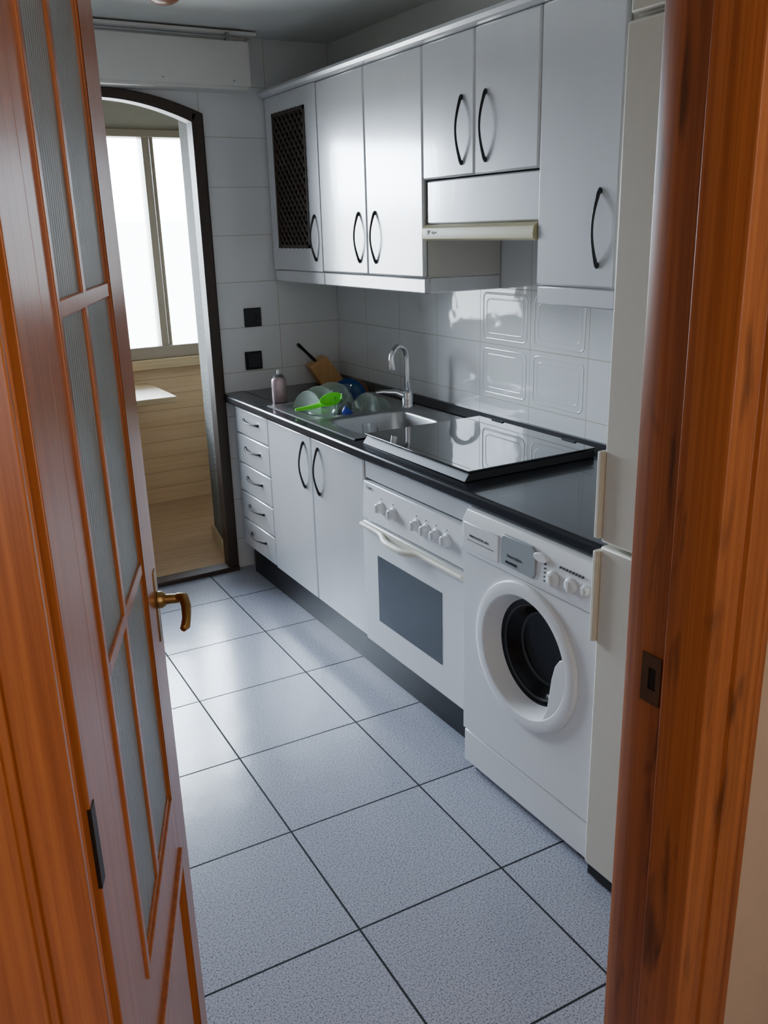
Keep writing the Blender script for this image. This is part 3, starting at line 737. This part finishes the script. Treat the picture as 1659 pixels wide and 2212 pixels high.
for i,(x,y) in enumerate(((1.80,2.98),(1.80,2.86),(1.80,2.78))):
    m=M().lathe([(0,0),(.026,0),(.032,.012),(.030,.05),(.020,.062),(.012,.066),(.012,.076),(0,.076)],T(x,y,ZTT),24)
    mk('jar',m,m_jar,loc=(x,y,ZTT),label='small grey lidded jar on top of the wall cabinets',cat='jar',group='jars on the cabinets')
mk('ceiling_lamp',M().lathe([(0,0),(.055,0),(.05,-.012),(.03,-.022),(0,-.024)],T(1.10,3.36,ZC),28),m_brownp,loc=(1.10,3.36,ZC),label='round reddish-brown ceiling lamp rose',cat='ceiling lamp')

c=root('folding_table',(1.1,4.75,0),'pale wood folding table fixed to the plank wall','table')
mk('top',M().box(.75,1.372,4.58,5.12,.725,.757),m_palew,c,bevel=.004)
mk('leg',M().box(1.16,1.20,4.95,5.12,.45,.725).box(1.16,1.20,5.08,5.12,0,.725),m_palew,c,bevel=.003)
mk('leg',M().box(.80,.84,5.08,5.12,0,.725),m_palew,c,bevel=.003)

# ------------------------------------------------------------ camera
fwd=Vector((.4728,.8259,-.3072)).normalized()
right=Vector((.8633,-.5041,-.0266)); right=(right-fwd*right.dot(fwd)).normalized(); up=right.cross(fwd)
cam=bpy.data.cameras.new('camera'); co=bpy.data.objects.new('camera',cam); COL.objects.link(co)
co.matrix_world=Matrix(((right.x,up.x,-fwd.x,0),(right.y,up.y,-fwd.y,0),(right.z,up.z,-fwd.z,1.58),(0,0,0,1)))
cam.sensor_fit='VERTICAL'; cam.sensor_height=36; cam.lens=1900/2212*36; cam.clip_start=.02
scene.camera=co

# ------------------------------------------------------------ light: bright overcast sky above a darker ground
wd=bpy.data.worlds.new('world'); scene.world=wd; wd.use_nodes=True
nt=wd.node_tree; bg=nt.nodes['Background']; bg.inputs[1].default_value=1
tc=nt.nodes.new('ShaderNodeTexCoord'); sp_=nt.nodes.new('ShaderNodeSeparateXYZ'); L(nt,tc.outputs['Generated'],sp_.inputs[0])
mr=nt.nodes.new('ShaderNodeMapRange'); mr.inputs[1].default_value=.012; mr.inputs[2].default_value=.035; L(nt,sp_.outputs[2],mr.inputs[0])
mx=nt.nodes.new('ShaderNodeMix'); mx.data_type='RGBA'
mx.inputs[6].default_value=(13,14.2,15,1); mx.inputs[7].default_value=(46,54,63,1)
L(nt,mr.outputs[0],mx.inputs[0]); L(nt,mx.outputs[2],bg.inputs[0])
def area(name,loc,rot,sx,sy,power,col,portal=False):
    l=bpy.data.lights.new(name,'AREA'); l.shape='RECTANGLE'; l.size=sx; l.size_y=sy; l.energy=power; l.color=col
    o=bpy.data.objects.new(name,l); COL.objects.link(o); o.location=loc; o.rotation_euler=rot
    if portal: l.cycles.is_portal=True
    return o
area('window_portal',(.95,5.32,1.5),(-pi/2,0,0),2.7,1.25,1,(1,1,1),True)
area('hall_cool_fill',(.3,-1.5,1.6),(pi/2,0,0),1.2,1.3,11,(.84,.90,1))  # cool fill added behind the camera; the hall has no window there
l=bpy.data.lights.new('hall_warm_fill','POINT'); l.energy=8; l.color=(1,.76,.52); l.shadow_soft_size=.12  # unseen warm fill, added so the enclosed hall is not dark
o=bpy.data.objects.new('hall_warm_fill',l); COL.objects.link(o); o.location=(.35,-.5,2.2)
for ob in bpy.data.objects:
    if "_w" in ob: del ob["_w"]
